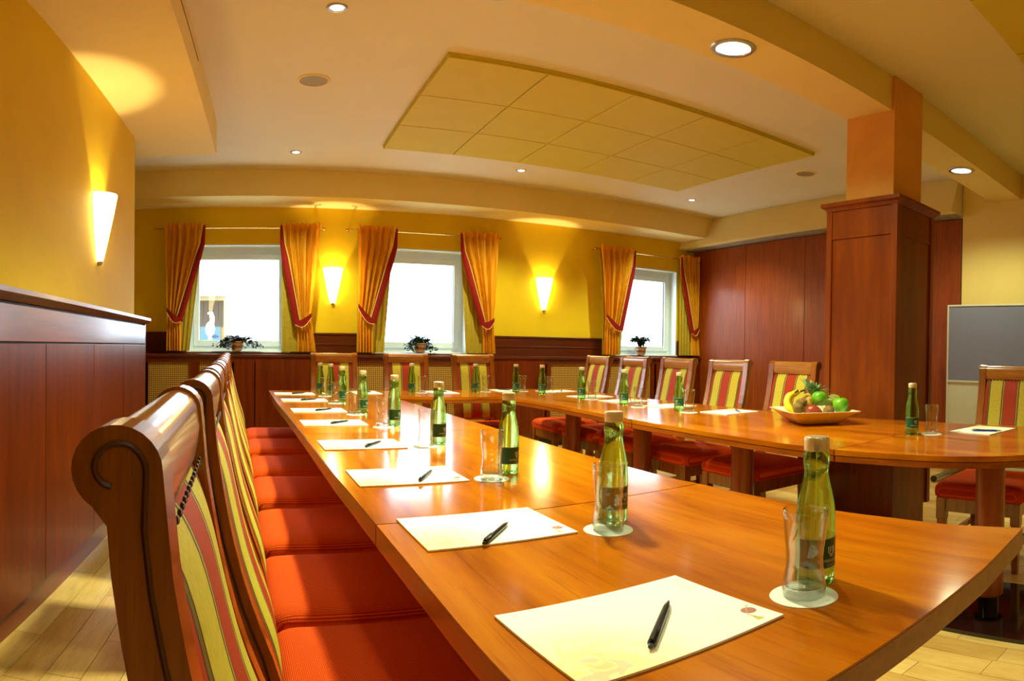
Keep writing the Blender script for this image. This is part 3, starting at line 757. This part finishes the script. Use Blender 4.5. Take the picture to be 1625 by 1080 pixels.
def bottle_proto():
    t = thing('water_bottle', '', 'bottle')
    R = .0303
    O('glass_body', MB().lathe([(.001,.004),(.018,.002),(.026,.0),(.0295,.004),(R,.012),(R,.10),(.0296,.118),(.0275,.135),(.0240,.152),(.0205,.167),(.0185,.178),(.0185,.184),(.0198,.190),(.0203,.200),(.0198,.208),(.0172,.2125),(.0172,.218),(.001,.218)], 40, cap0=False, cap1=False), BOTTLE, t)
    O('cap', MB().lathe([(.0150,.2135),(.0192,.2135),(.0196,.2155),(.0192,.2170),(.0197,.2188),(.0192,.2205),(.0197,.2222),(.0193,.2240),(.0194,.2315),(.0180,.2340),(.0170,.2335),(.0160,.2345),(.001,.2345)], 32, cap0=False, cap1=False), CAPM, t)
    lr = R+.0003; A = radians(100)
    lb = O('label', MB().sheet(lambda u, w: (lr*cos(-A+2*A*u), lr*sin(-A+2*A*u), .030+.050*w), 40, 1), LABELM, t)
    pr = MB(); r2 = lr+.0003
    for z in (.0305, .0785): pr.sheet(lambda u, w: (r2*cos(-A+2*A*u), r2*sin(-A+2*A*u), z+.001*w), 30, 1)
    vs, fs = text_mesh('RÖMERQUELLE', .0072); pr.add(on_cyl(vs, r2, .0405), fs)
    vs, fs = text_mesh('prickelnd', .0040); pr.add(on_cyl(vs, r2, .0345), fs)
    O('label_text', pr, LABELT, lb, kind='stuff')
    em = MB()
    em.tube(on_cyl([(-.0055+.0,.0145),(-.006,.008),(-.004,.003),(0,.001),(.004,.003),(.006,.008),(.0055,.0145)], r2, .0515), .0009, 5)
    em.tube(on_cyl([(-.0022,.0145),(-.0022,.006)], r2, .0515), .0008, 5); em.tube(on_cyl([(.0022,.0145),(.0022,.006)], r2, .0515), .0008, 5)
    em.tube(on_cyl([(-.003,-.001),(.003,-.001)], r2, .0515), .0008, 5)
    O('emblem', em, LABELT, lb, kind='stuff'); return t
def glass_proto():
    t = thing('drinking_glass', '', 'glass')
    out = [(.0300,.0035),(.0312,.008),(.0308,.018),(.0290,.032),(.0268,.048),(.0262,.060),(.0270,.074),(.0292,.092),(.0308,.108),(.0316,.122),(.0318,.134)]
    inn = [(r-.0022, z) for r, z in out[::-1] if z > .016]
    O('wall', MB().lathe(out+[(.0308,.1355)]+inn+[(.02,.0155),(.001,.0150)], 36, cap0=False, cap1=False), TUMBLER, t)
    O('thick_base', MB().lathe([(.001,.0),(.026,.0),(.0295,.003),(.0302,.008),(.0296,.0125),(.026,.0143),(.001,.0143)], 32, cap0=False, cap1=False), BASEG, t)
    return t
def pad_proto():
    t = thing('note_pad', '', 'note pad')
    O('sheets', MB().box(-.1485,.1485,-.105,.105,.0008,.0042), PAPER, t)
    O('backing_card', MB().box(-.1488,.1488,-.1053,.1053,0,.0008), CARD, t)
    e = MB(); z = .00435
    e.add([(.128+.011*sin(a), -.063+.010*cos(a), z) for a in [2*pi*k/20 for k in range(20)]][::-1], [tuple(range(20))])
    em = O('seal_emblem', e, plain('faded_red_seal', srgb(176,96,84), .6), t)
    h_ = MB(); h_.tube([(.139,-.052,z),(.136,-.050,z),(.117,-.072,z),(.118,-.085,z)], .0007, 4)
    h_.add([(.118,-.076,z),(.112,-.094,z),(.125,-.094,z)], [(0,1,2),(2,1,0)])
    O('horn_emblem', h_, plain('faded_gold_print', srgb(206,184,90), .6), t)
    tx = MB()
    for i, L in enumerate((.052,.040,.058)): tx.box(.137-.006*i, .1378-.006*i, .094-L, .094, .0042, .00432)
    O('printed_lines', tx, plain('grey_print', srgb(150,140,110), .6), t); return t
def pen_proto(m, blue):
    t = thing('ballpoint_pen', '', 'pen')
    O('barrel', MB().lathe([(.0036,-.066),(.0052,-.064),(.0054,-.02),(.0050,.03),(.0046,.048)], 14).xf(Matrix.Translation((0,0,.0054)) @ Matrix.Rotation(pi/2, 4, 'Y')), m, t)
    O('tip', MB().lathe([(.0046,.048),(.0036,.058),(.0014,.070),(.0005,.0725)], 12).xf(Matrix.Translation((0,0,.0054)) @ Matrix.Rotation(pi/2, 4, 'Y')), METAL if blue else BLACKP, t)
    O('clip', MB().box(-.066,-.028,-.0018,.0018,.0112,.0126).box(-.066,-.060,-.0018,.0018,.009,.0125), METAL if blue else m, t)
    O('push_button', MB().lathe([(.0026,-.074),(.0030,-.066)], 10).xf(Matrix.Translation((0,0,.0054)) @ Matrix.Rotation(pi/2, 4, 'Y')), METAL if blue else m, t)
    return t
def coaster_proto():
    return tag(O('coaster', MB().lathe([(.001,0),(.0480,0),(.0487,.0008),(.0480,.0017),(.001,.0017)], 40, cap0=False, cap1=False), WHITEC), '', 'coaster')
PRO = {'bottle': bottle_proto(), 'glass': glass_proto(), 'pad': pad_proto(), 'pen': pen_proto(BLACKP, 0), 'bluepen': pen_proto(BLUEP, 1), 'coaster': coaster_proto()}
used = set()
def place(kind, x, y, z, rz, label, group):
    p = PRO[kind]
    if kind not in used:
        used.add(kind); p.location = (x, y, z); p.rotation_euler = (0, 0, rz); p['label'] = label; p['group'] = group; return p
    return dup(p, label, (x, y, z), rz, group)
def out(x, y, d):
    r = math.hypot(x, y); return x*(1+d/r), y*(1+d/r)
def setting(where, grp, pad, padrz, pen, bot, gls, blue=False, lblrot=None, gd=.015):
    """pen = (dx, dy, angle) in the pad's frame"""
    if pad:
        place('pad', pad[0], pad[1], ZT, padrz, 'cream note pad '+where, 'note pads on the '+grp)
        c, s = cos(padrz), sin(padrz)
        place('bluepen' if blue else 'pen', pad[0]+pen[0]*c-pen[1]*s, pad[1]+pen[0]*s+pen[1]*c, ZT+.0043, padrz+pen[2],
              ('blue' if blue else 'black')+' ballpoint pen on the note pad '+where, 'pens on the '+grp)
    x, y = out(bot[0], bot[1], .030)
    az = math.atan2(-y, -x)
    place('bottle', x, y, ZT, az+(lblrot if lblrot is not None else .9), 'green glass water bottle with cream cap '+where, 'bottles on the '+grp)
    x, y = out(gls[0], gls[1], gd)
    place('coaster', x, y, ZT, random.random(), 'white paper coaster under the glass '+where, 'coasters on the '+grp)
    place('glass', x, y, ZT+.0018, random.random()*3, 'empty curved drinking glass '+where, 'glasses on the '+grp)
FLc = [(.285,.701),(.27,1.198),(.236,1.718),(.204,2.283),(.174,2.924),(.155,3.49),(.118,4.138),(.080,4.68)]
PENS = [(.012,-.024,.72),(-.0,-.058,.83),(.05,-.03,1.02),(.04,-.03,.93),(.03,-.02,.75),(.03,-.02,.7),(.03,-.02,.6),(.03,-.02,.7)]
BOTS = [(.703,.542),(.668,1.022),(.675,1.574),(.636,2.14),(.587,2.677),(.529,3.205),(.501,3.85),(.497,4.48)]
GLS = [(.664,.530),(.647,1.005),(.610,1.535),(.593,2.149),(.543,2.705),(.497,3.242),(.462,3.86),(.45,4.42)]
for i in range(8):
    where = ('nearest the camera on the left table' if i == 0 else 'at the far end of the left row' if i == 7 else '%s from the camera on the left table' % ORD[i])
    setting(where, 'left table', (FLc[i][0]+.153, FLc[i][1]-.098), radians(2.4), PENS[i], BOTS[i], GLS[i], gd=(.004,-.014,.0,-.022,-.034,-.055,-.03,-.03)[i])
for (x, pad, bot, gls, n) in ((.603,(.80,4.72),(.44,4.70),(.62,4.74),'left'),(1.238,(1.42,4.70),(1.166,4.68),(1.245,4.66),'middle'),(1.862,(2.02,4.80),(1.705,4.68),(1.80,4.69),'right')):
    setting('at the %s place of the window side table' % n, 'window side table', pad, -pi/2+.05, (-.03,.01,.5), bot, gls)
RT = [((2.42,4.62),(2.033,4.60),(2.13,4.68),'at the farthest place of the right row'),((2.40,4.02),(2.157,4.36),(2.30,4.50),'second from the window in the right row'),
      ((2.42,3.58),(2.217,3.83),(2.268,3.77),'third from the window in the right row'),((2.47,3.12),(2.252,3.33),(2.235,3.14),'fourth from the window in the right row'),
      ((2.535,2.62),(2.314,2.83),(2.301,2.716),'left of the fruit bowl')]
for pad, bot, gls, where in RT:
    setting(where, 'right table', pad, pi+.10, (-.02,.05,.9), bot, gls, True, -.5)
setting('before the chair at the right edge', 'right table', (2.735,1.10), pi-.08, (.06,.045,2.0), (2.395,1.31), (2.466,1.248), True, .6)

# ------------------------------------------------------------------ fruit bowl and fruit
BX, BY = 2.505, 1.955
VA = math.atan2(BX, BY); RV = Vector((cos(VA), -sin(VA), 0)); AV = Vector((sin(VA), cos(VA), 0))
def at(r, d, z): p = Vector((BX, BY, 0))+RV*r+AV*d; return (p.x, p.y, z-.010-.10*max(0, z-.83))
BOWLM = plain('cream_ceramic', srgb(236,222,186), .15, .5, 0, .4, .02)
b = thing('fruit_dish', 'square cream ceramic dish holding the fruit on the right table', 'bowl', (BX, BY, ZT), -VA+radians(24))
O('dish', MB().loft([rrect(.10,.10,.04,0,6), rrect(.118,.118,.045,.006,6), rrect(.150,.150,.05,.035,6), rrect(.172,.172,.045,.056,6), rrect(.190,.190,.035,.066,6), rrect(.191,.191,.035,.069,6),
    rrect(.186,.186,.035,.070,6), rrect(.166,.166,.045,.060,6), rrect(.143,.143,.05,.038,6), rrect(.112,.112,.045,.012,6), rrect(.02,.02,.01,.010,6)]), BOWLM, b)
def fruitm(name, c1, c2, sc, rough=.35, coat=.2, bump=0):
    t = NT(name); n = t.noise(t.co(), sc, 4)
    m = t.set(t.ramp(n, [(.35, c1), (.65, c2)]), rough, .5, 0, coat)
    if bump: t.bump(t.noise(t.co(), 300, 2), bump, .002)
    return m
APPLE = fruitm('green_apple_skin', srgb(62,140,8), srgb(122,182,28), 14); KIWI = fruitm('brown_kiwi_skin', srgb(104,74,22), srgb(142,108,44), 40, .75, 0, .6)
MANGO = fruitm('red_mango_skin', srgb(134,30,20), srgb(150,66,34), 18); PEAR = fruitm('olive_melon_skin', srgb(130,130,50), srgb(160,152,70), 30, .5)
BANANA = fruitm('yellow_banana_skin', srgb(222,186,24), srgb(244,214,50), 20, .45); BROWN = fruitm('brown_stem', srgb(60,36,12), srgb(90,58,22), 60, .8, 0)
PINE = fruitm('golden_pineapple_skin', srgb(120,80,14), srgb(214,160,40), 60, .6, 0, .8); PLEAF = fruitm('pineapple_leaf', srgb(70,120,84), srgb(150,186,140), 20, .5)
def apple(r, d, z, R, label):
    t = thing('green_apple', label, 'fruit', at(r, d, z), random.random()*6, 'green apples in the dish')
    pr = [(.001,-.72),(.12,-.80),(.30,-.86),(.62,-.72),(.90,-.30),(1.0,.10),(.93,.48),(.70,.78),(.40,.90),(.18,.84),(.06,.70),(.001,.66)]
    O('skin', MB().lathe([(x*R, y*R) for x, y in pr], 24, cap0=False, cap1=False), APPLE, t)
    O('stem', MB().tube([(0,0,R*.64),(R*.05,0,R*.9),(R*.16,0,R*1.08)], R*.05, 6), BROWN, t)
def egg(name, label, r, d, z, R, sx, sz, m, rot, tip=True):
    t = thing(name, label, 'fruit', at(r, d, z), 0)
    mt = Matrix.Rotation(-VA, 4, 'Z') @ rot
    O('skin', MB().lathe([(max(.001, R*sin(pi*i/12))*(1+.10*cos(pi*i/12)), -R*sz*cos(pi*i/12)) for i in range(13)], 22, cap0=False, cap1=False).xf(mt), m, t)
    O('stem_end', MB().lathe([(R*.12,-R*sz*1.015),(R*.16,-R*sz*.97)], 8).xf(mt), BROWN, t)
RX90 = Matrix.Rotation(pi/2, 4, 'Y'); TOC = Matrix.Rotation(-pi/2, 4, 'X')
apple(.028, -.012, .882, .041, 'bright green apple on top of the fruit pile')
apple(.140, .010, .842, .044, 'green apple at the right end of the fruit dish')
egg('mango', 'red mango lying at the front of the fruit dish', .002, -.072, .812, .033, 1, 1.42, MANGO, Matrix.Rotation(radians(112), 4, 'Y') @ Matrix.Rotation(.0, 4, 'X'))
egg('kiwi', 'brown kiwi beside the banana at the left of the dish', -.082, -.052, .826, .031, 1, 1.18, KIWI, Matrix.Rotation(radians(70), 4, 'X'))
egg('kiwi', 'brown kiwi showing its stem end, right of the mango', .078, -.068, .818, .029, 1, 1.15, KIWI, Matrix.Rotation(radians(-80), 4, 'X') @ Matrix.Rotation(.3, 4, 'Y'))
egg('kiwi', 'brown kiwi lying behind the front left kiwi', -.066, -.006, .852, .027, 1, 1.2, KIWI, Matrix.Rotation(radians(60), 4, 'Y'))
egg('melon', 'olive green melon behind the right apple', .098, .056, .862, .036, 1, 1.3, PEAR, Matrix.Rotation(radians(65), 4, 'Y'))
pp = thing('pineapple', 'small pineapple with grey green crown at the back of the dish', 'fruit', at(-.036, .066, .845), -VA)
mt = Matrix.Rotation(radians(24), 4, 'Y')
O('body', MB().lathe([(.001,-.055),(.03,-.05),(.042,-.02),(.044,.01),(.036,.04),(.018,.055),(.001,.056)], 20, cap0=False, cap1=False).xf(mt), PINE, pp)
rnd = random.Random(4)
for i in range(26):
    a = i*2.4; q = i/26; L = .120-.040*q; sp_ = 1.05-.85*q
    base = mt @ Vector((.012*cos(a)*(1-q), .012*sin(a)*(1-q), .050)); d = mt @ Vector((cos(a)*sp_, sin(a)*sp_, 1-.25*sp_)).normalized(); sd = d.cross(Vector((0,0,1))).normalized()*.0115
    up = d.cross(sd).normalized()*.003
    p = [base, base+d*L*.5+Vector((0,0,.004)), base+d*L+Vector((cos(a)*.012, sin(a)*.012, -.006))]
    O('leaf', MB().add([p[0]+sd*.8, p[0]+up, p[0]-sd*.8, p[1]+sd, p[1]+up, p[1]-sd, p[2]], [(0,1,4,3),(1,2,5,4),(3,4,6),(4,5,6),(0,3,6,5,2)]), PLEAF, pp)
def banana(label, pts, r=.0165):
    c = Vector(pts[0]); t = thing('banana', label, 'fruit', at(c.x, c.y, c.z), -VA, 'bananas in the dish'); n = len(pts)
    P = [Vector(q)-c for q in pts]; fine = []
    for i in range(n-1):
        for k in range(4):
            u = k/4; p0, p1, p2, p3 = P[max(i-1,0)], P[i], P[i+1], P[min(i+2,n-1)]
            fine.append(.5*((2*p1)+(-p0+p2)*u+(2*p0-5*p1+4*p2-p3)*u*u+(-p0+3*p1-3*p2+p3)*u**3))
    fine.append(P[-1]); N = len(fine)
    O('skin', MB().tube(fine, [r*min(1, .35+3.2*min(i, N-1-i)/N) for i in range(N)], 10), BANANA, t)
    e = fine[-1]; dd = (fine[-1]-fine[-2]).normalized()
    O('stem', MB().tube([e, e+dd*.012, e+dd*.026], [r*.34, r*.3, r*.38], 8), BROWN, t)
banana('yellow banana curving up the left side of the fruit dish', [(-.098,-.062,.800),(-.128,-.052,.828),(-.140,-.04,.858),(-.130,-.025,.886),(-.104,-.01,.904)], .019)
banana('yellow banana lying behind the first with a dark stem', [(-.122,.012,.806),(-.142,.018,.836),(-.134,.02,.872),(-.104,.02,.898),(-.074,.02,.910)], .017)

# ------------------------------------------------------------------ pinboard stand
pb = thing('pinboard_stand', 'grey pinboard over a white panel on steel feet at the right', 'pinboard', (4.95, 1.72, 0))
O('board', MB().box(-.012, .012, -.62, .62, .885, 1.545), GREYB, pb)
O('frame', MB().box(-.018, .018, -.635, -.620, .10, 1.56).box(-.018, .018, .620, .635, .10, 1.56).box(-.018, .018, -.62, .62, 1.545, 1.56).box(-.018, .018, -.62, .62, .868, .885), WHITEB, pb, .002)
O('lower_panel', MB().box(-.008, .008, -.62, .62, .11, .868), WHITEB, pb)
for s in (-1, 1):
    ft = O('foot', MB().tube([(-.30, s*.60, .035),(.30, s*.60, .035)], .026, 14), METAL, pb)
    for q in (-1, 1): O('end_cap', MB().tube([(q*.298, s*.60, .035),(q*.315, s*.60, .035)], .028, 14), BLACKP, ft)
